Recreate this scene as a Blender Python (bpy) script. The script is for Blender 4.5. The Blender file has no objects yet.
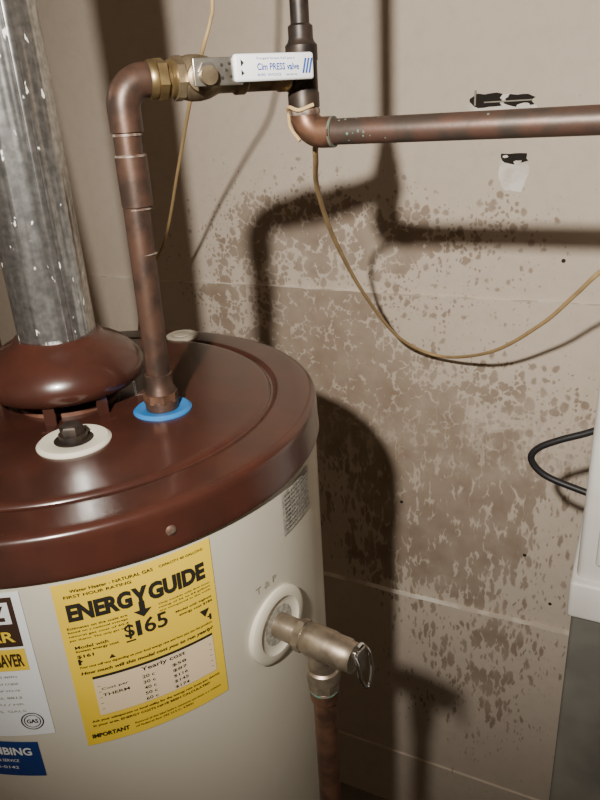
import bpy, bmesh, math, random
from mathutils import Vector, Matrix
random.seed(4)
Z0=1.95
def V(x,y,z): return Vector((x,y,z+Z0))
C=bpy.context
# ---------------------------------------------------------------- materials
def newmat(name):
    m=bpy.data.materials.new(name); m.use_nodes=True
    nt=m.node_tree; b=nt.nodes['Principled BSDF']
    return m,nt,b
def mat(name,col,rough=.5,metal=0.,col2=None,scale=20,amount=.5,bump=0.,bscale=60,coat=0.,thr=(.4,.6),detail=4,spec=None):
    m,nt,b=newmat(name)
    b.inputs['Base Color'].default_value=(*col,1)
    b.inputs['Roughness'].default_value=rough
    b.inputs['Metallic'].default_value=metal
    if spec is not None: b.inputs['Specular IOR Level'].default_value=spec
    if coat: b.inputs['Coat Weight'].default_value=coat; b.inputs['Coat Roughness'].default_value=.12
    tc=nt.nodes.new('ShaderNodeTexCoord')
    if col2:
        n=nt.nodes.new('ShaderNodeTexNoise'); n.inputs['Scale'].default_value=scale; n.inputs['Detail'].default_value=detail
        nt.links.new(tc.outputs['Object'],n.inputs['Vector'])
        r=nt.nodes.new('ShaderNodeMapRange'); r.inputs[1].default_value=thr[0]; r.inputs[2].default_value=thr[1]
        r.inputs[3].default_value=0; r.inputs[4].default_value=amount
        nt.links.new(n.outputs['Fac'],r.inputs[0])
        mx=nt.nodes.new('ShaderNodeMix'); mx.data_type='RGBA'
        mx.inputs[6].default_value=(*col,1); mx.inputs[7].default_value=(*col2,1)
        nt.links.new(r.outputs[0],mx.inputs[0]); nt.links.new(mx.outputs[2],b.inputs['Base Color'])
    if bump:
        n2=nt.nodes.new('ShaderNodeTexNoise'); n2.inputs['Scale'].default_value=bscale; n2.inputs['Detail'].default_value=5
        nt.links.new(tc.outputs['Object'],n2.inputs['Vector'])
        bp=nt.nodes.new('ShaderNodeBump'); bp.inputs['Strength'].default_value=bump; bp.inputs['Distance'].default_value=.002
        nt.links.new(n2.outputs['Fac'],bp.inputs['Height']); nt.links.new(bp.outputs[0],b.inputs['Normal'])
    return m

def wall_material(stains=True):
    m,nt,b=newmat('drywall_paper'+('_stained' if stains else ''))
    N=nt.nodes; L=nt.links
    def math_(op,a,bb=None,clamp=False):
        n=N.new('ShaderNodeMath'); n.operation=op; n.use_clamp=clamp
        for i,x in enumerate((a,bb)):
            if x is None: continue
            if isinstance(x,(int,float)): n.inputs[i].default_value=x
            else: L.new(x,n.inputs[i])
        return n.outputs[0]
    def noise(vec,scale,detail=3,rough=.5,color=False):
        n=N.new('ShaderNodeTexNoise'); n.inputs['Scale'].default_value=scale
        n.inputs['Detail'].default_value=detail; n.inputs['Roughness'].default_value=rough
        L.new(vec,n.inputs['Vector']); return n.outputs['Color' if color else 'Fac']
    def comb(x,y,z=0.):
        n=N.new('ShaderNodeCombineXYZ')
        for i,v in enumerate((x,y,z)):
            if isinstance(v,(int,float)): n.inputs[i].default_value=v
            else: L.new(v,n.inputs[i])
        return n.outputs[0]
    def mix(f,a,bb):
        n=N.new('ShaderNodeMix'); n.data_type='RGBA'
        if isinstance(f,(int,float)): n.inputs[0].default_value=f
        else: L.new(f,n.inputs[0])
        for i,x in ((6,a),(7,bb)):
            if isinstance(x,tuple): n.inputs[i].default_value=(*x,1)
            else: L.new(x,n.inputs[i])
        return n.outputs[2]
    def vmath(op,a,bb):
        n=N.new('ShaderNodeVectorMath'); n.operation=op
        for i,x in enumerate((a,bb)):
            if isinstance(x,tuple): n.inputs[i].default_value=x
            else: L.new(x,n.inputs[i])
        return n.outputs[0]
    geo=N.new('ShaderNodeNewGeometry'); pos=geo.outputs['Position']
    n1=noise(pos,2.2,4); n2=noise(pos,35,4,.6)
    base=mix(n1,(.58,.495,.405),(.69,.60,.505))
    f=math_('MULTIPLY',math_('SUBTRACT',n2,.47,True),.8)
    base=mix(f,base,(.45,.37,.29))
    if stains:
        sp=N.new('ShaderNodeSeparateXYZ'); L.new(pos,sp.inputs[0]); X=sp.outputs[0]; Z=sp.outputs[2]
        wob=math_('MULTIPLY',math_('SUBTRACT',noise(pos,5,3),.5),.40)
        Xw=math_('ADD',X,wob); Zw=math_('ADD',Z,math_('MULTIPLY',wob,.6))
        def gauss(cx,cz,sx,sz,amp):
            dx=math_('DIVIDE',math_('SUBTRACT',Xw,cx),sx); dz=math_('DIVIDE',math_('SUBTRACT',Zw,cz),sz)
            e=math_('MULTIPLY',math_('ADD',math_('MULTIPLY',dx,dx),math_('MULTIPLY',dz,dz)),-1)
            return math_('MULTIPLY',math_('EXPONENT',e),amp)
        below=math_('LESS_THAN',Z,1.568)
        g1=math_('MULTIPLY',math_('ADD',gauss(-.70,1.42,.27,.20,.75),gauss(-.48,1.12,.24,.30,.66)),below)
        D=g1
        for g in ((-.24,1.00,.24,.28,.50),(-.25,.52,.22,.27,.42),(-.72,1.67,.28,.13,.66),(-.40,1.66,.28,.10,.34),(-.22,1.33,.25,.2,.24),(-.3,1.9,.6,.2,.08)):
            D=math_('ADD',D,gauss(*g))
        D=math_('MULTIPLY',D,math_('ADD',math_('MULTIPLY',noise(pos,8,3),2.1),-.03))
        D=math_('MINIMUM',D,.72)
        wn=noise(pos,38,2,.5,True)
        wn=vmath('MULTIPLY',vmath('SUBTRACT',wn,(.5,.5,.5)),(.019,.019,.019))
        wp=vmath('ADD',comb(X,Z),wn)
        def drops(scale,sz,k,off,gain):
            mp=N.new('ShaderNodeMapping'); mp.inputs['Scale'].default_value=(1,sz,1); mp.inputs['Location'].default_value=(off,off*.37,0)
            L.new(wp,mp.inputs['Vector'])
            vo=N.new('ShaderNodeTexVoronoi'); vo.voronoi_dimensions='2D'; vo.inputs['Scale'].default_value=scale
            L.new(mp.outputs[0],vo.inputs['Vector'])
            sc=N.new('ShaderNodeSeparateColor'); L.new(vo.outputs['Color'],sc.inputs[0])
            r_=math_('SUBTRACT',math_('MULTIPLY',D,gain),math_('MULTIPLY',sc.outputs[0],k))
            return math_('MULTIPLY',math_('SUBTRACT',r_,vo.outputs['Distance']),6,True)
        rnd=math_('MAXIMUM',drops(47,.85,.58,0,1.32),drops(105,.85,.7,3.3,1.25))
        run=math_('MAXIMUM',drops(60,.30,.52,1.7,1.34),drops(110,.36,.7,5.1,1.22))
        mz=N.new('ShaderNodeMapRange'); L.new(Z,mz.inputs[0]); mz.inputs[1].default_value=1.12; mz.inputs[2].default_value=1.36
        nm=N.new('ShaderNodeMix'); nm.data_type='FLOAT'; L.new(mz.outputs[0],nm.inputs[0]); L.new(run,nm.inputs[2]); L.new(rnd,nm.inputs[3])
        s=math_('MULTIPLY',nm.outputs[0],math_('ADD',math_('MULTIPLY',noise(pos,16,3),.8),.25),True)
        wet=math_('MULTIPLY',g1,.42,True)
        base=mix(wet,base,(.45,.35,.265))
        base=mix(s,base,(.25,.18,.127))
    L.new(base,b.inputs['Base Color'])
    b.inputs['Roughness'].default_value=.8
    b.inputs['Specular IOR Level'].default_value=.25
    bp=N.new('ShaderNodeBump'); bp.inputs['Strength'].default_value=.3; bp.inputs['Distance'].default_value=.002
    L.new(noise(pos,90,5,.6),bp.inputs['Height']); L.new(bp.outputs[0],b.inputs['Normal'])
    return m

M_wall=wall_material(True); M_wall2=wall_material(False)
M_floor=mat('concrete_floor',(.28,.26,.23),.85,col2=(.18,.165,.15),scale=6,bump=.4)
M_cap=mat('brown_enamel',(.050,.0165,.011),.26,col2=(.036,.0135,.0095),scale=24,amount=.8,coat=.2,bump=.09,bscale=50,detail=8)
M_capdirt=mat('dusty_brown_enamel',(.10,.04,.025),.45,col2=(.22,.13,.09),scale=60,amount=.4)
M_tank=mat('ivory_enamel',(.57,.54,.45),.35,col2=(.49,.46,.375),scale=5,amount=.6,coat=.2)
M_emb=mat('embossed_enamel',(.40,.375,.31),.45)
M_plastic=mat('ivory_plastic',(.60,.56,.46),.45)
M_blue=mat('blue_plastic',(.02,.155,.42),.4)
M_red=mat('red_plastic',(.5,.03,.02),.4)
M_dullgrey=mat('dull_grey_fitting',(.30,.27,.21),.6,col2=(.18,.15,.12),scale=60)
M_copper=mat('aged_copper',(.090,.049,.034),.42,.5,col2=(.042,.028,.022),scale=45,amount=.9,bump=.15)
M_main=mat('oxidised_copper',(.098,.053,.039),.46,.45,col2=(.055,.044,.036),scale=38,amount=.9,bump=.2)
M_copper2=mat('bright_copper',(.18,.092,.056),.42,.6,col2=(.08,.047,.033),scale=50,amount=.9,bump=.1)
M_darkfit=mat('blackened_fitting',(.022,.017,.015),.45,.45,col2=(.058,.040,.029),scale=70,amount=.7)
M_solder=mat('solder_residue',(.30,.26,.22),.55,.4,col2=(.12,.07,.05),scale=110,amount=1)
M_verd=mat('verdigris',(.07,.18,.14),.85,col2=(.11,.07,.05),scale=110,amount=.8)
M_brass=mat('brass',(.38,.28,.13),.36,.85,col2=(.17,.12,.06),scale=60,amount=.7)
M_brass2=mat('tarnished_brass',(.33,.275,.205),.42,.8,col2=(.15,.12,.09),scale=50,amount=.8,bump=.15)
M_vbody=mat('valve_brass',(.34,.27,.17),.40,.8,col2=(.15,.115,.075),scale=50,amount=.8,bump=.15)
M_steel=mat('nickel_steel',(.5,.48,.43),.3,.9,col2=(.25,.22,.18),scale=70,amount=.6)
M_chrome=mat('chrome',(.6,.6,.6),.15,1.)
M_white=mat('white_label',(.74,.77,.78),.4)
M_ink=mat('black_ink',(.015,.013,.01),.6)
M_bink=mat('blue_ink',(.02,.07,.30),.5)
M_yel=mat('yellow_label',(.80,.57,.04),.5,col2=(.68,.47,.04),scale=14,amount=.5)
M_beige=mat('label_table',(.74,.60,.40),.5)
M_brownink=mat('brown_ink',(.04,.02,.012),.5)
M_navy=mat('navy_sticker',(.010,.036,.18),.35)
M_greyl=mat('grey_plate',(.42,.40,.34),.5,col2=(.2,.19,.17),scale=260,amount=.8)
M_wire=mat('yellow_wire_jacket',(.46,.32,.15),.55,col2=(.30,.20,.10),scale=30)
M_black=mat('black_rubber',(.012,.012,.013),.4)
M_cabw=mat('white_panel',(.64,.63,.60),.45,col2=(.45,.42,.37),scale=12,amount=.35)
M_cabg=mat('grey_panel',(.17,.165,.14),.5,col2=(.10,.095,.085),scale=7,amount=.8,bump=.2)
M_gyp=mat('gypsum',(.86,.83,.77),.9,col2=(.62,.55,.46),scale=30,amount=.7,bump=.8,bscale=150)
M_edge=mat('drywall_edge',(.80,.76,.68),.9,col2=(.45,.37,.29),scale=14,amount=.7,bump=.5,bscale=90)
M_void=mat('cavity_dark',(.02,.016,.013),1.)
M_galv=mat('galvanised_steel',(.30,.305,.30),.28,.95,col2=(.50,.50,.49),scale=130,amount=.9,thr=(.35,.65),detail=2)
nt=M_galv.node_tree; b=nt.nodes['Principled BSDF']
tc=nt.nodes.new('ShaderNodeTexCoord'); mp=nt.nodes.new('ShaderNodeMapping'); mp.inputs['Scale'].default_value=(1,1,.45)
no=nt.nodes.new('ShaderNodeTexNoise'); no.inputs['Scale'].default_value=120; no.inputs['Detail'].default_value=3
nt.links.new(tc.outputs['Object'],mp.inputs[0]); nt.links.new(mp.outputs[0],no.inputs['Vector'])
mr=nt.nodes.new('ShaderNodeMapRange'); mr.inputs[1].default_value=.67; mr.inputs[2].default_value=.70; nt.links.new(no.outputs['Fac'],mr.inputs[0])
old=b.inputs['Base Color'].links[0].from_socket
mx=nt.nodes.new('ShaderNodeMix'); mx.data_type='RGBA'; mx.inputs[7].default_value=(.80,.79,.75,1)
nt.links.new(mr.outputs[0],mx.inputs[0]); nt.links.new(old,mx.inputs[6]); nt.links.new(mx.outputs[2],b.inputs['Base Color'])
mm=nt.nodes.new('ShaderNodeMath'); mm.operation='MULTIPLY_ADD'; mm.inputs[1].default_value=-.9; mm.inputs[2].default_value=.92
nt.links.new(mr.outputs[0],mm.inputs[0]); nt.links.new(mm.outputs[0],b.inputs['Metallic'])
mp2=nt.nodes.new('ShaderNodeMapping'); mp2.inputs['Scale'].default_value=(1,1,.05)
n3=nt.nodes.new('ShaderNodeTexNoise'); n3.inputs['Scale'].default_value=48; n3.inputs['Detail'].default_value=2
nt.links.new(tc.outputs['Object'],mp2.inputs[0]); nt.links.new(mp2.outputs[0],n3.inputs['Vector'])
bp=nt.nodes.new('ShaderNodeBump'); bp.inputs['Strength'].default_value=1.; bp.inputs['Distance'].default_value=.007
nt.links.new(n3.outputs['Fac'],bp.inputs['Height']); nt.links.new(bp.outputs[0],b.inputs['Normal'])

# ---------------------------------------------------------------- mesh builder
def frame(axis):
    a=Vector(axis).normalized(); h=Vector((0,0,1)) if abs(a.z)<.9 else Vector((1,0,0))
    u=a.cross(h).normalized(); w=a.cross(u).normalized(); return a,u,w
class Part:
    def __init__(s): s.bm=bmesh.new(); s.mats=[]
    def mi(s,m):
        if m not in s.mats: s.mats.append(m)
        return s.mats.index(m)
    def rings(s,rings,m,cap=(True,True),closed=True):
        i=s.mi(m); vs=[[s.bm.verts.new(p) for p in r] for r in rings]; n=len(rings[0])
        for a,b in zip(vs,vs[1:]):
            for k in range(n if closed else n-1):
                f=s.bm.faces.new((a[k],a[(k+1)%n],b[(k+1)%n],b[k])); f.material_index=i; f.smooth=True
        if cap[0]:
            f=s.bm.faces.new(list(reversed(vs[0]))); f.material_index=i
        if cap[1]:
            f=s.bm.faces.new(vs[-1]); f.material_index=i
    def lathe(s,o,axis,prof,m,seg=32,cap=(True,True),rot=0):
        a,u,w=frame(axis); o=Vector(o)
        R=[[o+a*h+(u*math.cos(2*math.pi*k/seg+rot)+w*math.sin(2*math.pi*k/seg+rot))*max(r,1e-4) for k in range(seg)] for r,h in prof]
        s.rings(R,m,cap)
    def tube(s,path,rad,m,seg=20,cap=(True,True)):
        P=[Vector(p) for p in path]; R=[]; 
        t=(P[1]-P[0]).normalized(); a,u,w=frame(t)
        for i,p in enumerate(P):
            if i==0: t=(P[1]-P[0])
            elif i==len(P)-1: t=(P[-1]-P[-2])
            else: t=(P[i+1]-P[i]).normalized()+(P[i]-P[i-1]).normalized()
            t.normalize(); u=(u-t*u.dot(t)).normalized(); w=t.cross(u)
            r=rad[i] if isinstance(rad,list) else rad
            R.append([p+(u*math.cos(2*math.pi*k/seg)+w*math.sin(2*math.pi*k/seg))*r for k in range(seg)])
        s.rings(R,m,cap)
    def box(s,c,size,m,rot=None,bevel=0):
        b2=bmesh.new(); bmesh.ops.create_cube(b2,size=1)
        for v in b2.verts: v.co=Vector((v.co.x*size[0],v.co.y*size[1],v.co.z*size[2]))
        if bevel: bmesh.ops.bevel(b2,geom=b2.edges[:],offset=bevel,segments=3,affect='EDGES',profile=.5)
        M=Matrix.Translation(Vector(c))@(rot.to_4x4() if rot else Matrix.Identity(4))
        i=s.mi(m); mp={}
        for v in b2.verts: mp[v]=s.bm.verts.new(M@v.co)
        for f in b2.faces:
            g=s.bm.faces.new([mp[v] for v in f.verts]); g.material_index=i; g.smooth=bool(bevel)
        b2.free()
    def poly(s,pts,m,thick=None):
        i=s.mi(m); vs=[s.bm.verts.new(p) for p in pts]; f=s.bm.faces.new(vs); f.material_index=i
        if thick is not None:
            d=Vector(thick); v2=[s.bm.verts.new(Vector(p)+d) for p in pts]
            n=len(vs)
            g=s.bm.faces.new(list(reversed(v2))); g.material_index=i
            for k in range(n):
                g=s.bm.faces.new((vs[k],v2[k],v2[(k+1)%n],vs[(k+1)%n])); g.material_index=i
    def text(s,body,u0,v0,w,h,m,fn,bold=0.,lift=None,shear=0):
        cu=bpy.data.curves.new('t','FONT'); cu.body=body; cu.size=1; cu.offset=bold; cu.shear=shear; cu.resolution_u=3
        ob=bpy.data.objects.new('t',cu); C.scene.collection.objects.link(ob)
        C.view_layer.update(); e=ob.evaluated_get(C.evaluated_depsgraph_get()); me=e.to_mesh()
        xs=[v.co.x for v in me.vertices]; ys=[v.co.y for v in me.vertices]
        x0,x1,y0,y1=min(xs),max(xs),min(ys),max(ys); i=s.mi(m)
        vs=[s.bm.verts.new(fn(u0+(v.co.x-x0)/(x1-x0)*w, v0+(v.co.y-y0)/max(y1-y0,1e-5)*h)) for v in me.vertices]
        for p in me.polygons:
            try:
                f=s.bm.faces.new([vs[k] for k in p.vertices]); f.material_index=i
            except ValueError: pass
        e.to_mesh_clear(); bpy.data.objects.remove(ob); bpy.data.curves.remove(cu)
    def patch(s,u0,v0,u1,v1,m,fn,n=16):
        R=[[fn(u0+(u1-u0)*k/n,v) for k in range(n+1)] for v in (v0,v1)]
        i=s.mi(m); a=[s.bm.verts.new(p) for p in R[0]]; b=[s.bm.verts.new(p) for p in R[1]]
        for k in range(n):
            f=s.bm.faces.new((a[k],a[k+1],b[k+1],b[k])); f.material_index=i; f.smooth=True
    def finish(s,name,parent=None,fixn=True):
        if fixn: bmesh.ops.recalc_face_normals(s.bm,faces=s.bm.faces)
        for e in s.bm.edges:
            if len(e.link_faces)==2 and e.calc_face_angle(0)>math.radians(38): e.smooth=False
        me=bpy.data.meshes.new(name); s.bm.to_mesh(me); s.bm.free()
        for m in s.mats: me.materials.append(m)
        ob=bpy.data.objects.new(name,me); C.scene.collection.objects.link(ob)
        if parent: ob.parent=parent
        return ob
def empty(name,loc=(0,0,0)):
    e=bpy.data.objects.new(name,None); C.scene.collection.objects.link(e); e.empty_display_size=.05; return e
def fillet(pts,r,n=10):
    P=[Vector(p) for p in pts]; out=[P[0]]
    for i in range(1,len(P)-1):
        a=(P[i-1]-P[i]).normalized(); b=(P[i+1]-P[i]).normalized(); ang=a.angle(b)
        if abs(ang-math.pi)<1e-3: out.append(P[i]); continue
        d=r/math.tan(ang/2); c=P[i]+(a+b).normalized()*(r/math.sin(ang/2))
        s0=P[i]+a*d-c; s1=P[i]+b*d-c; th=s0.angle(s1)
        for k in range(n+1):
            t=k/n; out.append(c+(s0*math.sin((1-t)*th)+s1*math.sin(t*th))/math.sin(th))
    out.append(P[-1]); return out
def catmull(pts,n=10):
    P=[Vector(p) for p in pts]; P=[P[0]*2-P[1]]+P+[P[-1]*2-P[-2]]; out=[]
    for i in range(1,len(P)-2):
        for k in range(n):
            t=k/n; p0,p1,p2,p3=P[i-1:i+3]
            out.append(.5*((2*p1)+(p2-p0)*t+(2*p0-5*p1+4*p2-p3)*t*t+(3*p1-p0-3*p2+p3)*t**3))
    out.append(P[-2]); return out

# ---------------------------------------------------------------- room
W=1.40; XL=-1.9; XR=.95; YF=-1.6; H=2.75
w=Part()
prof=[(H,W+.0),(1.568,W),(1.5665,W-.006),(.784,W-.006),(.780,W-.017),(.216,W-.017),(.214,W-.022),(0,W-.022)]
for j,((z0,y0),(z1,y1)) in enumerate(zip(prof,prof[1:])):
    n=240 if j<5 else 60
    i=w.mi(M_edge if j in (1,3) else M_wall)
    va=[];vb=[]
    for k in range(n+1):
        x=XL+(XR-XL)*k/n
        va.append(w.bm.verts.new((x,y0,z0))); vb.append(w.bm.verts.new((x,y1,z1)))
    for k in range(n):
        f=w.bm.faces.new((va[k],vb[k],vb[k+1],va[k+1])); f.material_index=i
bmesh.ops.remove_doubles(w.bm,verts=w.bm.verts,dist=1e-5)
for v in w.bm.verts:
    for zz in (1.568,1.5665,.784,.780):
        if abs(v.co.z-zz)<5e-4:
            v.co.z+=.0008*math.sin(v.co.x*31)+.0006*math.sin(v.co.x*97+1)+.0015*math.sin(v.co.x*9+2); break
wallb=w.finish('wall_back',fixn=False)
def slab(name,c,size,m):
    p=Part(); p.box(c,size,m); return p.finish(name)
slab('wall_left',(XL-.05,(YF+W)/2,H/2),(.1,W-YF+.2,H),M_wall2)
slab('wall_right',(XR+.05,(YF+W)/2,H/2),(.1,W-YF+.2,H),M_wall2)
slab('floor',((XL+XR)/2,(YF+W)/2,-.05),(XR-XL+.2,W-YF+.2,.1),M_floor)
slab('ceiling',((XL+XR)/2,(YF+W)/2,H+.05),(XR-XL+.2,W-YF+.2,.1),M_wall2)

# holes in drywall
p=Part()
def jag(cx,cz,rx,rz,y,n=22,j=.25,sq=2.):
    out=[]
    for k in range(n):
        a=2*math.pi*k/n; c,s_=math.cos(a),math.sin(a)
        q=(abs(c)**sq+abs(s_)**sq)**(-1/sq)*(1+random.uniform(-j,j))
        out.append(V(cx+rx*c*q,y,cz+rz*s_*q))
    return out
p.poly(jag(-.261,-.016,.062,.014,W-.0015,30,.2,4),M_edge,(0,.0013,0))
p.poly(jag(-.288,-.010,.028,.012,W-.003,18,.2,3),M_void,(0,.0013,0))
p.poly(jag(-.230,-.012,.027,.010,W-.003,18,.2,3),M_void,(0,.0013,0))
p.box(V(-.250,W-.005,-.0125),(.085,.003,.0022),M_dullgrey)
p.box(V(-.309,W-.005,-.004),(.003,.003,.026),M_dullgrey)
p.poly(jag(-.222,-.022,.014,.005,W-.0045,12,.2),M_edge,(0,.0013,0))
p.finish('drywall_cutout',wallb)
p=Part()
p.poly(jag(-.233,-.140,.026,.032,W-.0015,18,.10,3),M_gyp,(0,.0013,0))
p.poly(jag(-.233,-.112,.026,.010,W-.003,16,.18,3),M_void,(0,.0013,0))
p.poly(jag(-.226,-.119,.007,.004,W-.0045,9,.3),M_gyp,(0,.0013,0))
p.poly(jag(-.248,-.108,.005,.003,W-.0045,9,.3),M_gyp,(0,.0013,0))
p.finish('drywall_hole',wallb)
p=Part()
for x,z in ((-.13,-.30),(-.09,-1.10),(-.45,-.9),(-.155,-.98)):
    yy=W if z>-.382 else (W-.006 if z>-1.168 else W-.017)
    p.lathe(V(x,yy+.001,z),(0,-1,0),[(.004,0),(.004,.0018),(.003,.0025)],M_darkfit,12)
p.finish('drywall_screws',wallb)

# ---------------------------------------------------------------- water heater
AX,AY=-.529,.500; ZT=-.277
heater=empty('water_heater')
p=Part()
p.lathe((AX,AY,0),(0,0,1),[(.235,.0),(.235,.06),(.2595,.07),(.2595,Z0+ZT-.03)],M_tank,128)
for k in range(3):
    a=2*math.pi*k/3+.4; p.lathe((AX+.18*math.cos(a),AY+.18*math.sin(a),0),(0,0,1),[(.02,0),(.02,.02)],M_steel,12)
p.finish('tank_jacket',heater)
p=Part()
capprof=[(.2605,-.038),(.2632,-.0395),(.2636,-.038),(.2628,-.034),(.2622,-.010),(.2617,-.005),(.2602,-.002),(.257,-.0004),(.254,.0002),
 (.250,.0004),(.224,.0006),(.2195,.0004),(.2175,-.0012),(.2160,-.0018),(.2140,-.0012),(.2125,.0010),(.210,.0018),(.206,.0020),(.17,.0026),(.13,.0034),(.07,.0046),(.0,.005)]
p.lathe((AX,AY,Z0+ZT),(0,0,1),capprof,M_cap,160)
p.finish('top_cap',heater)
p=Part()
for az in (-31.6,-100,60,140):
    a=math.radians(az); d=Vector((math.cos(a),math.sin(a),0))
    p.lathe(Vector((AX,AY,Z0-.300))+d*.2615,d,[(.0045,0),(.0045,.0015),(.003,.0028),(.001,.003)],M_solder,14)
p.finish('cap_screws',heater)
p=Part()
hp=[(.0385,.078),(.043,.078),(.046,.074),(.055,.070),(.068,.062),(.078,.051),(.082,.042),(.0825,.036),(.080,.029),(.075,.025),(.071,.024),(.071,.030),(.078,.038),(.074,.046),(.040,.060),(.0385,.060)]
p.lathe((AX,AY,Z0+ZT),(0,0,1),hp,M_cap,72,cap=(False,False))
p.lathe((AX,AY,Z0+ZT),(0,0,1),[(.052,.004),(.052,.009),(.040,.010),(.036,.004)],M_capdirt,48,cap=(False,False))
for az in (-62,-20,30,120,210):
    a=math.radians(az); d=Vector((math.cos(a),math.sin(a),0)); r=Matrix.Rotation(a,3,'Z')
    p.box(Vector((AX,AY,Z0+ZT+.018))+d*.070,(.0025,.011,.032),M_cap,r)
    p.box(Vector((AX,AY,Z0+ZT+.0045))+d*.077,(.016,.011,.002),M_cap,r)
p.finish('draft_hood',heater)
def ring(name,x,y,r,m,h=.005,parent=heater,hole=.014):
    p=Part(); p.lathe((x,y,Z0+ZT+.002),(0,0,1),[(hole,-.002),(r,-.002),(r,h*.5),(r-.003,h),(hole+.004,h*.9),(hole,h*.5)],m,48,cap=(False,False)); return p.finish(name,parent)
BX,BY=-.416,.510
HX,HY=-.640,.505
ring('cold_port_ring',BX,BY,.0295,M_blue)
ring('hot_port_ring',HX,HY,.030,M_red)
ring('anode_port_ring',-.451,.420,.034,M_plastic)
ring('rear_port_ring',-.543,.728,.021,M_dullgrey,.003,hole=.010)
p=Part()
p.lathe((-.451,.420,Z0+ZT+.003),(0,0,1),[(.018,0),(.018,.004),(.013,.0045),(.013,.010)],M_darkfit,24)
p.lathe((-.451,.420,Z0+ZT+.010),(0,0,1),[(.0115,0),(.0115,.009),(.010,.011)],M_darkfit,6)
p.lathe((-.543,.728,Z0+ZT+.001),(0,0,1),[(.012,0),(.011,.004),(.004,.005)],M_dullgrey,24)
p.finish('anode_plug',heater)

# ---------- labels
def cyl(r):
    def f(az,z): a=math.radians(az); return Vector((AX+r*math.cos(a),AY+r*math.sin(a),z+Z0))
    return f
def chart(a0,a1,z0,z1,r,rot=0):
    g=cyl(r)
    def f(u,v): return g(a0+(a1-a0)*u, z0+(z1-z0)*v+rot*(u-.5))
    return f
R0=.2599
def T(p,body,u,v,w,h,m,f,bold=.01,shear=0):
    g=lambda uu,vv: f(uu,v+h-(vv))
    p.text(body,u,0,w,h,m,g,bold,shear=shear)
a0,a1,z0,z1=-52.7,-24.5,-.3225,-.489
lab=empty('energy_label')
p=Part(); f=chart(a0,a1,z0,z1,R0+.0003); p.patch(0,0,1,1,M_yel,f,28)
f=chart(a0,a1,z0,z1,R0+.0006)
p.patch(.12,.565,.93,.60,M_ink,f); p.patch(.12,.580,.93,.815,M_beige,chart(a0,a1,z0,z1,R0+.0008),20)
p.finish('label_sheet',lab)
p=Part(); f=chart(a0,a1,z0,z1,R0+.0010)
T(p,"Water Heater - NATURAL GAS",.10,.035,.50,.018,M_ink,f,.01)
T(p,"FIRST HOUR RATING",.06,.066,.40,.016,M_ink,f,.01)
T(p,"CAPACITY 40 GALLONS",.64,.035,.30,.014,M_ink,f,.005)
T(p,"ENERG",.06,.116,.385,.100,M_ink,f,.05)
T(p,"Y",.448,.116,.098,.125,M_ink,f,.05)
T(p,"GUIDE",.550,.116,.385,.100,M_ink,f,.05)
arr=lambda pts:p.poly([f(*q) for q in pts],M_ink)
arr([(.479,.20),(.479,.255),(.515,.255),(.515,.20)]); arr([(.440,.25),(.497,.292),(.555,.25)])
rows=["Estimates on the scale are","based on a national average","natural gas cost of 60.4","per therm. The only gas cost"]
for k,t in enumerate(rows): T(p,t,.04,.245+k*.024,.36,.014,M_ink,f,.004)
for k,t in enumerate(["Only models with first hour","rating of 56 to 64 gallons","are compared in the scale"]): T(p,t,.60,.245+k*.021,.36,.013,M_ink,f,.004)
T(p,"$",.365,.308,.06,.088,M_ink,f,.02)
T(p,"1",.440,.303,.03,.090,M_ink,f,.012); T(p,"65",.490,.303,.150,.090,M_ink,f,.012)
arr([(.365,.405),(.365,.413),(.425,.413),(.425,.405)])
T(p,"Model with",.06,.36,.20,.018,M_ink,f); T(p,"lowest energy cost",.06,.385,.26,.018,M_ink,f); T(p,"$161",.06,.415,.10,.022,M_ink,f,.02)
T(p,"Model with highest",.70,.330,.26,.016,M_ink,f); T(p,"energy cost $184",.72,.355,.24,.018,M_ink,f)
arr([(.06,.452),(.06,.462),(.94,.462),(.94,.452)])
arr([(.06,.44),(.06,.475),(.075,.475),(.075,.44)])
arr([(.925,.44),(.925,.475),(.94,.475),(.94,.44)])
arr([(.245,.475),(.285,.475),(.265,.452)]); arr([(.86,.40),(.93,.40),(.895,.445)])
T(p,"Your cost will vary depending on your local energy rate and how you use the product.",.06,.485,.88,.018,M_ink,f,.006,.2)
T(p,"How much will this model cost you to run yearly?",.06,.520,.88,.025,M_ink,f,.02,.2)
f=chart(a0,a1,z0,z1,R0+.0012)
T(p,"Yearly cost",.42,.588,.30,.032,M_ink,f,.015)
for v in (.628,.665,.702,.739,.776): arr([(.14,v),(.14,v+.0025),(.91,v+.0025),(.91,v)])
T(p,"Cost per",.16,.642,.17,.018,M_ink,f); T(p,"THERM",.16,.680,.17,.018,M_ink,f)
for k in range(5):
    T(p,["20 c","30 c","40 c","50 c","60 c"][k],.42,.640+k*.036,.08,.020,M_ink,f,.01)
    T(p,["$58","$87","$116","$145","$174"][k],.62,.640+k*.036,.10,.020,M_ink,f,.01)
T(p,"Ask your salesperson or local utility for the energy rate (cost per therm)",.06,.835,.88,.018,M_ink,f,.012)
T(p,"in your area. ENERGY COSTS HAVE BEEN CALCULATED",.06,.864,.80,.018,M_ink,f,.012)
T(p,"IMPORTANT",.04,.925,.24,.028,M_ink,f,.03)
T(p,"Removal of this label before consumer purchase is a violation",.32,.918,.62,.016,M_ink,f,.004)
T(p,"of federal law (42 U.S.C. 6302)",.32,.942,.40,.016,M_ink,f,.004)
p.finish('label_print',lab)

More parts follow.
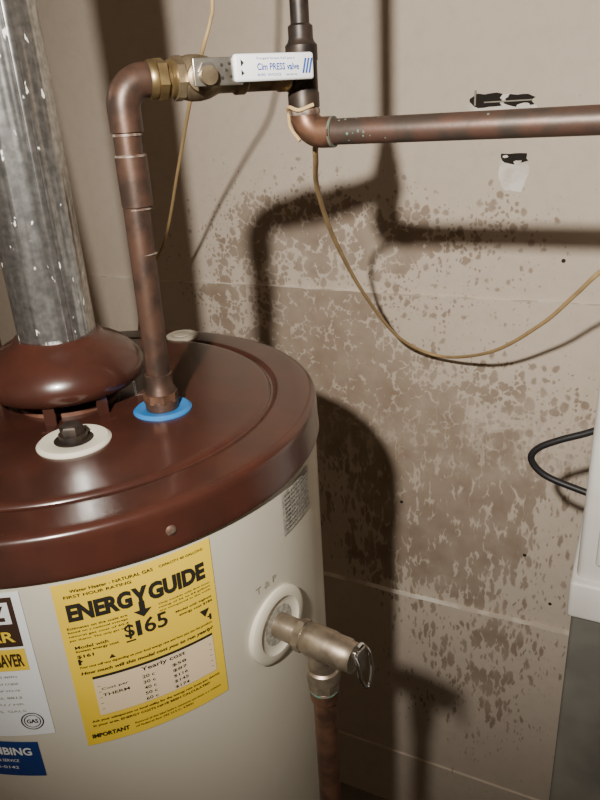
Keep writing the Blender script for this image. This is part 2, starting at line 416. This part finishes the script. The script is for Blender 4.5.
lab=empty('rating_label')
a0,a1,z0,z1=-78,-57.8,-.3225,-.468
p=Part(); f=chart(a0,a1,z0,z1,R0+.0003); p.patch(0,0,1,1,M_white,f,20)
f=chart(a0,a1,z0,z1,R0+.0006); p.patch(0,.03,.93,.355,M_brownink,f,20); p.patch(0,.37,.93,.52,M_yel,f,20)
p.finish('label_sheet',lab)
p=Part(); f=chart(a0,a1,z0,z1,R0+.0010)
T(p,"WARRANTY",.05,.07,.60,.13,M_white,f,.03); p.patch(.70,.06,.89,.20,M_white,f,4)
T(p,"Z",.74,.08,.11,.10,M_brownink,chart(a0,a1,z0,z1,R0+.0013),.06)
T(p,"TEN YEAR",.05,.25,.83,.07,M_yel,f,.02)
T(p,"LIMITED ENERGY SAVER",.04,.40,.86,.09,M_brownink,f,.03)
for k,t in enumerate(["THIS WATER HEATER COMPLIES WITH","ASHRAE STANDARD 90 ENERGY CODE","AND THE REQUIREMENTS OF STATE","MODEL 40T  SERIAL 8812","INPUT 34,000 BTU / HR","CAPACITY 40 U.S. GALS"]):
    T(p,t,.05,.55+k*.05,.75,.016,M_greyl,f,.004)
n=28
for (rr,wd) in ((.105,.010),(.078,.007)):
    for k in range(n):
        q=[(.83+ r_*math.cos(2*math.pi*kk/n)*.95, .89+r_*math.sin(2*math.pi*kk/n)*.60) for kk,r_ in ((k,rr),(k+1,rr),(k+1,rr-wd),(k,rr-wd))]
        p.poly([f(*z) for z in q],M_ink)
T(p,"GAS",.78,.875,.10,.03,M_ink,f,.02)
p.finish('label_print',lab)

lab=empty('plumber_sticker')
a0,a1,z0,z1=-80,-61.5,-.473,-.513
p=Part(); f=chart(a0,a1,z0,z1,R0+.0003,-.006); p.patch(0,0,1,1,M_navy,f,18)
f=chart(a0,a1,z0,z1,R0+.0008,-.006)
T(p,"PLUMBING",.32,.16,.60,.22,M_white,f,.03); T(p,"HEATING & SERVICE",.35,.50,.42,.08,M_white,f,.01); T(p,"555-0142",.45,.70,.30,.08,M_white,f,.01)
p.finish('sticker_sheet',lab)

lab=empty('spec_plate')
a0,a1,z0,z1=-4.5,9,-.327,-.372
p=Part(); f=chart(a0,a1,z0,z1,R0+.0003); p.patch(0,0,1,1,M_greyl,f,10)
f=chart(a0,a1,z0,z1,R0+.0006)
for k in range(9): T(p,"0X80 A34 7719 CAUTION",.07,.07+k*.1,.86,.045,M_ink,f)
p.finish('plate_sheet',lab)

# ---------------------------------------------------------------- vent duct
p=Part(); base=Z0+ZT
p.lathe((AX,AY,base),(0,0,1),[(.0375,.066),(.0385,.067),(.0385,.52),(.0395,.522),(.0395,.535),(.0375,.537),(.0375,H-base)],M_galv,64,cap=(False,True))
a=math.radians(-28); d=Vector((math.cos(a),math.sin(a),0))
p.box(Vector((AX,AY,(base+.07+H)/2))+d*.0385,(.003,.006,H-base-.07),M_galv,Matrix.Rotation(a,3,'Z'),bevel=.001)
p.finish('vent_duct')

# ---------------------------------------------------------------- supply pipe + valve + tee
EX,EY,EZ=BX+.003,.513,.029
TX,TY=-.307,.65
U=(Vector((TX,TY,0))-Vector((EX,EY,0))).normalized(); NN=Vector((U.y,-U.x,0))
def ax(s,off=0,dz=0): return V(EX,EY,EZ-.002*s/.17)+U*s+NN*off+Vector((0,0,dz))
p=Part()
p.tube(fillet([(BX,BY,Z0+ZT+.006),V(EX,EY,EZ),ax(.045)],.022,12),.0118,M_copper,28)
p.lathe((BX,BY,Z0+ZT+.006),(0,0,1),[(.0165,0),(.0165,.010),(.0155,.012),(.0155,.020),(.0135,.023),(.0135,.036),(.012,.037)],M_copper,28)
p.lathe((BX,BY,Z0+ZT+.014),(0,0,1),[(.0175,0),(.0175,.009)],M_copper2,8)
def vs(z0,z1,r,m):
    p.lathe(V(EX,EY,z0),(0,0,1),[(r-.002,0),(r,.001),(r,z1-z0-.001),(r-.002,z1-z0)],m,28)
el=fillet([V(EX,EY,-.012),V(EX,EY,EZ),ax(.030)],.022,12)
p.tube(el,.0142,M_copper,28)
vs(-.016,-.012,.0128,M_solder)
vs(-.075,-.030,.0139,M_copper); vs(-.033,-.030,.0142,M_solder); vs(-.078,-.075,.0127,M_solder)
vs(-.118,-.116,.0121,M_solder)
p.finish('cold_water_riser')

p=Part()
p.lathe(ax(.024),U,[(.0145,0),(.0160,.002),(.0160,.006),(.0140,.008)],M_brass,28)
p.lathe(ax(.031),U,[(.0172,0),(.0172,.008)],M_brass,6,rot=.3)
p.lathe(ax(.039),U,[(.0130,0),(.0130,.003),(.0155,.004),(.0155,.008),(.013,.009),(.013,.012)],M_brass,28)
p.lathe(ax(.052),U,[(.0135,0),(.0175,.003),(.0190,.010),(.0190,.018),(.0175,.026),(.0150,.032),(.0135,.036),(.0135,.050),(.0155,.052),(.0155,.060),(.0135,.062),(.0135,.094),(.0150,.096),(.0150,.104)],M_vbody,32)
p.lathe(ax(.047),U,[(.0185,0),(.0185,.007)],M_vbody,8,rot=.2)
p.lathe(ax(.0655,.012),NN,[(.012,0),(.012,.010),(.009,.011),(.009,.020),(.0075,.0205),(.0075,.030)],M_vbody,24)
Rl=Matrix((U,NN,Vector((0,0,1)))).transposed()
LO=.034
p.box(ax(.076,LO,.003),(.044,.0025,.022),M_steel,Rl,bevel=.0009)
p.lathe(ax(.0655,LO,.003),NN,[(.0080,0),(.0080,.0045)],M_steel,6); p.lathe(ax(.0655,LO+.0045,.003),NN,[(.0045,0),(.004,.003)],M_brass2,16)
p.box(ax(.1275,LO+.002,.0055),(.076,.006,.022),M_white,Rl,bevel=.0026)
fl=lambda u,v: ax(u,LO+.0054,v)
p.text("Cim PRESS valve",.110,.0030,.040,.0055,M_bink,fl,.02)
p.text("Forged brass full port",.110,.0110,.036,.0022,M_bink,fl,.0)
p.text("600 WOG   www",.110,-.0015,.038,.0020,M_bink,fl,.0)
for k in range(3):
    p.poly([fl(.153+k*.003+a_,v_) for a_,v_ in ((0,-.000),(.0018,-.000),(.0048,.012),(.003,.012))],M_bink)
p.poly([fl(*q) for q in ((.095,.012),(.098,.009),(.095,.006))],M_ink); p.poly([fl(*q) for q in ((.095,.004),(.098,.001),(.095,-.001))],M_ink)
fs=lambda u,v: ax(u,LO+.0016,v)
for q in ((.079,.008),(.083,.004),(.079,-.002),(.086,.009),(.087,-.001)):
    p.lathe(fs(*q),NN,[(.0014,0),(.0012,.0006)],M_ink,8)
p.finish('ball_valve')

ZM=-.024
p=Part()
p.lathe(V(TX,TY,-.002),(0,0,1),[(.0125,0),(.0150,.001),(.0150,.013),(.0142,.015),(.0142,.040),(.0150,.042),(.0150,.054),(.0125,.057),(.0115,.060),(.0115,.070),(.0090,.072)],M_darkfit,28)
p.lathe(ax(.158),U,[(.0135,0),(.0150,.001),(.0150,.012)],M_darkfit,24)
p.lathe(V(TX,TY,.06),(0,0,1),[(.0088,0),(.0088,H-Z0-.06)],M_darkfit,24)
p.lathe(V(TX,TY,-.008),(0,0,1),[(.0140,0),(.0150,.002),(.0150,.005),(.0140,.007)],M_solder,28)
p.tube(catmull([V(TX+.002,TY-.0175,-.030),V(TX-.009,TY-.014,-.018),V(TX-.015,TY-.004,-.006),V(TX-.010,TY-.013,.000),V(TX+.002,TY-.0165,-.003),V(TX+.014,TY-.009,.001)],5),.0018,M_wire,8)
el=fillet([V(TX,TY,.0),V(TX,TY,ZM),V(TX+.03,TY,ZM)],.018,12)
p.tube(el,.0142,M_copper2,28)
p.tube([V(TX+.022+k*.0125,TY,ZM) for k in range(100)],.0118,M_main,28)
p.lathe(V(TX+.028,TY,ZM),(1,0,0),[(.0142,0),(.0142,.0025)],M_verd,28)
for k in range(34):
    a_=random.uniform(-.8,2.3); xx=random.gauss(.062,.012) if k<24 else random.uniform(.1,.3)
    c=V(TX+max(xx,.034),TY,ZM)+Vector((0,-math.cos(a_),math.sin(a_)))*.0115
    p.lathe(c,(0,-math.cos(a_),math.sin(a_)),[(random.uniform(.0008,.0022),0),(.0005,.0005)],M_verd,7)
p.finish('copper_main_pipe')

p=Part()
p.tube([(HX,HY,Z0+ZT+.006),(HX,HY,Z0+ZT+.12),(-.72,HY,H)],.0118,M_copper,24)
p.lathe((HX,HY,Z0+ZT+.006),(0,0,1),[(.016,0),(.016,.022),(.013,.024)],M_copper2,24)
p.finish('hot_water_pipe')

# ---------------------------------------------------------------- relief valve
az=math.radians(-9.4); e=Vector((math.cos(az),math.sin(az),0)); ZV=-.4595
def rv(s,dz=0): return Vector((AX,AY,Z0+ZV+dz))+e*s
p=Part()
p.lathe(rv(.256),e,[(.040,0),(.040,.006),(.037,.0080),(.030,.0080),(.028,.006),(.021,.005),(.0,.005)],M_plastic,48)
p.lathe(rv(.2605),e,[(.021,0),(.021,.0008),(.0,.0009)],M_greyl,32)
p.lathe(rv(.2600),e,[(.0125,0),(.0125,.032),(.0145,.033),(.0145,.038)],M_brass2,28)
p.lathe(rv(.286),e,[(.0160,0),(.0160,.007)],M_brass2,8)
p.lathe(rv(.292),e,[(.0130,0),(.0150,.003),(.0160,.010),(.0160,.030),(.0150,.033),(.0155,.046),(.0140,.049),(.0140,.055),(.0,.056)],M_brass2,32)
p.lathe(rv(.311),(0,0,-1),[(.0140,0),(.0140,.026),(.0160,.028),(.0160,.040),(.0145,.041)],M_brass2,28)
p.lathe(rv(.311,-.040),(0,0,-1),[(.0155,0),(.0155,.010)],M_brass2,8)
side=Vector((-e.y,e.x,0))
p.tube([rv(.344,.006),rv(.354,.006)],.0035,M_chrome,10)
p.box(rv(.3535,.0),(.0015,.014,.026),M_steel,Matrix.Rotation(az,3,'Z'),bevel=.0005)
p.tube(catmull([rv(.350,.012)-side*.008,rv(.356,.004)-side*.010,rv(.359,-.014)-side*.009,rv(.360,-.026),rv(.359,-.014)+side*.009,rv(.356,.004)+side*.010,rv(.350,.012)+side*.008,rv(.350,.014)],6),.0017,M_chrome,8)
p.finish('relief_valve')
p=Part()
top=rv(.311,-.050)
p.lathe(top,(0,0,-1),[(.0130,0),(.0140,.001),(.0140,.014),(.0135,.016),(.0112,.017),(.0112,top.z-.12)],M_copper2,28)
p.lathe(top+Vector((0,0,-.001)),(0,0,-1),[(.0142,0),(.0146,.002),(.0130,.004)],M_verd,28)
p.lathe((top.x,top.y,0),(0,0,1),[(.02,0),(.02,.004),(.013,.006),(.013,.13)],M_copper2,20)
p.finish('discharge_pipe')
p=Part(); f=chart(-16,-8,-.399,-.410,R0+.0005); T(p,"T & P",.1,.2,.8,.6,M_emb,f,.0); p.finish('port_lettering',heater)

# ---------------------------------------------------------------- wires
p=Part()
pts=[(-.300,.6695,-.018),(-.306,.6705,-.036),(-.318,.695,-.052),(-.356,.78,-.0934),(-.3966,.92,-.179),(-.4214,1.1,-.3075),(-.4072,1.25,-.432),(-.3445,1.32,-.4875),(-.2183,1.18,-.4193),(-.125,1.07,-.3293),(-.074,1.0,-.2612),(-.038,.95,-.2111),(.05,.90,-.12),(.2,.88,-.0),(.35,.88,.15),(.42,.88,H-Z0)]
p.tube(catmull([V(*q) for q in pts],12),.0031,M_wire,10)
p.finish('yellow_wire')
p=Part()
pts=[(-.46,.80,H-Z0),(-.475,.8,.3),(-.4895,.8,.131),(-.496,.8,.101),(-.51,.8,.072),(-.570,.85,.0165),(-.6754,.95,-.082),(-.7946,1.05,-.2127),(-.919,1.1,-.37),(-.99,1.15,-.7),(-.95,1.2,-1.3),(-.9,1.2,-Z0+.004)]
p.tube(catmull([V(*q) for q in pts],10),.0026,M_wire,10)
p.finish('yellow_wire.001')
p=Part()
pts=[(.0,.9,-.40),(-.0335,.9,-.42),(-.067,.9,-.436),(-.094,.9,-.453),(-.1020,.9,-.472),(-.082,.9,-.4935),(-.035,.9,-.508),(.0,.9,-.515)]
p.tube(catmull([V(*q) for q in pts],10),.0048,M_black,12)
p.finish('black_cable')

# ---------------------------------------------------------------- cabinet at right
cab=empty('utility_cabinet')
xl=-.0255; fy=.85; xr=.60
p=Part()
p.box(V((xl+xr)/2,(fy+1.36)/2,(-.31-.628)/2),(xr-xl,1.36-fy,.318),M_cabw,bevel=.012)
p.box(V((xl+.022+xr)/2,fy-.002,-.465),(xr-xl-.022,.014,.245),M_cabw,bevel=.005)
p.finish('upper_housing',cab)
p=Part(); p.box(V((xl-.006+xr)/2,(fy-.012+1.36)/2,-.647),(xr-xl+.006,1.36-fy+.012,.060),M_cabw,bevel=.006); p.finish('lower_lip',cab)
p=Part(); p.box(V((xl+xr)/2,(fy+1.36)/2,(-.676-Z0)/2),(xr-xl,1.36-fy,Z0-.676),M_cabg,bevel=.006)
p.finish('base_housing',cab)

# ---------------------------------------------------------------- light
ld=bpy.data.lights.new('headlamp','SPOT'); ld.energy=114; ld.color=(1,.93,.835); ld.shadow_soft_size=.016
ld.spot_size=math.radians(98); ld.spot_blend=1.0
lo=bpy.data.objects.new('headlamp',ld); C.scene.collection.objects.link(lo)
lo.location=V(-.107,-.20,.24)
tgt=V(-.29,1.4,-.20); lo.rotation_euler=(tgt-lo.location).to_track_quat('-Z','Y').to_euler()
wd=bpy.data.worlds.new('world'); C.scene.world=wd; wd.use_nodes=True
wd.node_tree.nodes['Background'].inputs[0].default_value=(1,.82,.64,1); wd.node_tree.nodes['Background'].inputs[1].default_value=.17

# ---------------------------------------------------------------- camera
yaw,pit,roll=math.radians(27),math.radians(23),math.atan2(100,1600)
hd=Vector((-math.sin(yaw),math.cos(yaw),0)); F=hd*math.cos(pit)-Vector((0,0,1))*math.sin(pit)
Rr=Vector((math.cos(yaw),math.sin(yaw),0)); Up=hd*math.sin(pit)+Vector((0,0,1))*math.cos(pit)
r=Rr*math.cos(roll)-Up*math.sin(roll); u=Up*math.cos(roll)+Rr*math.sin(roll)
cd=bpy.data.cameras.new('camera'); cd.sensor_fit='VERTICAL'; cd.sensor_height=36; cd.lens=690/800*36; cd.clip_start=.01
co=bpy.data.objects.new('camera',cd); C.scene.collection.objects.link(co)
Mx=Matrix((r,u,-F)).transposed().to_4x4(); Mx.translation=Vector((0,0,Z0)); co.matrix_world=Mx
C.scene.camera=co
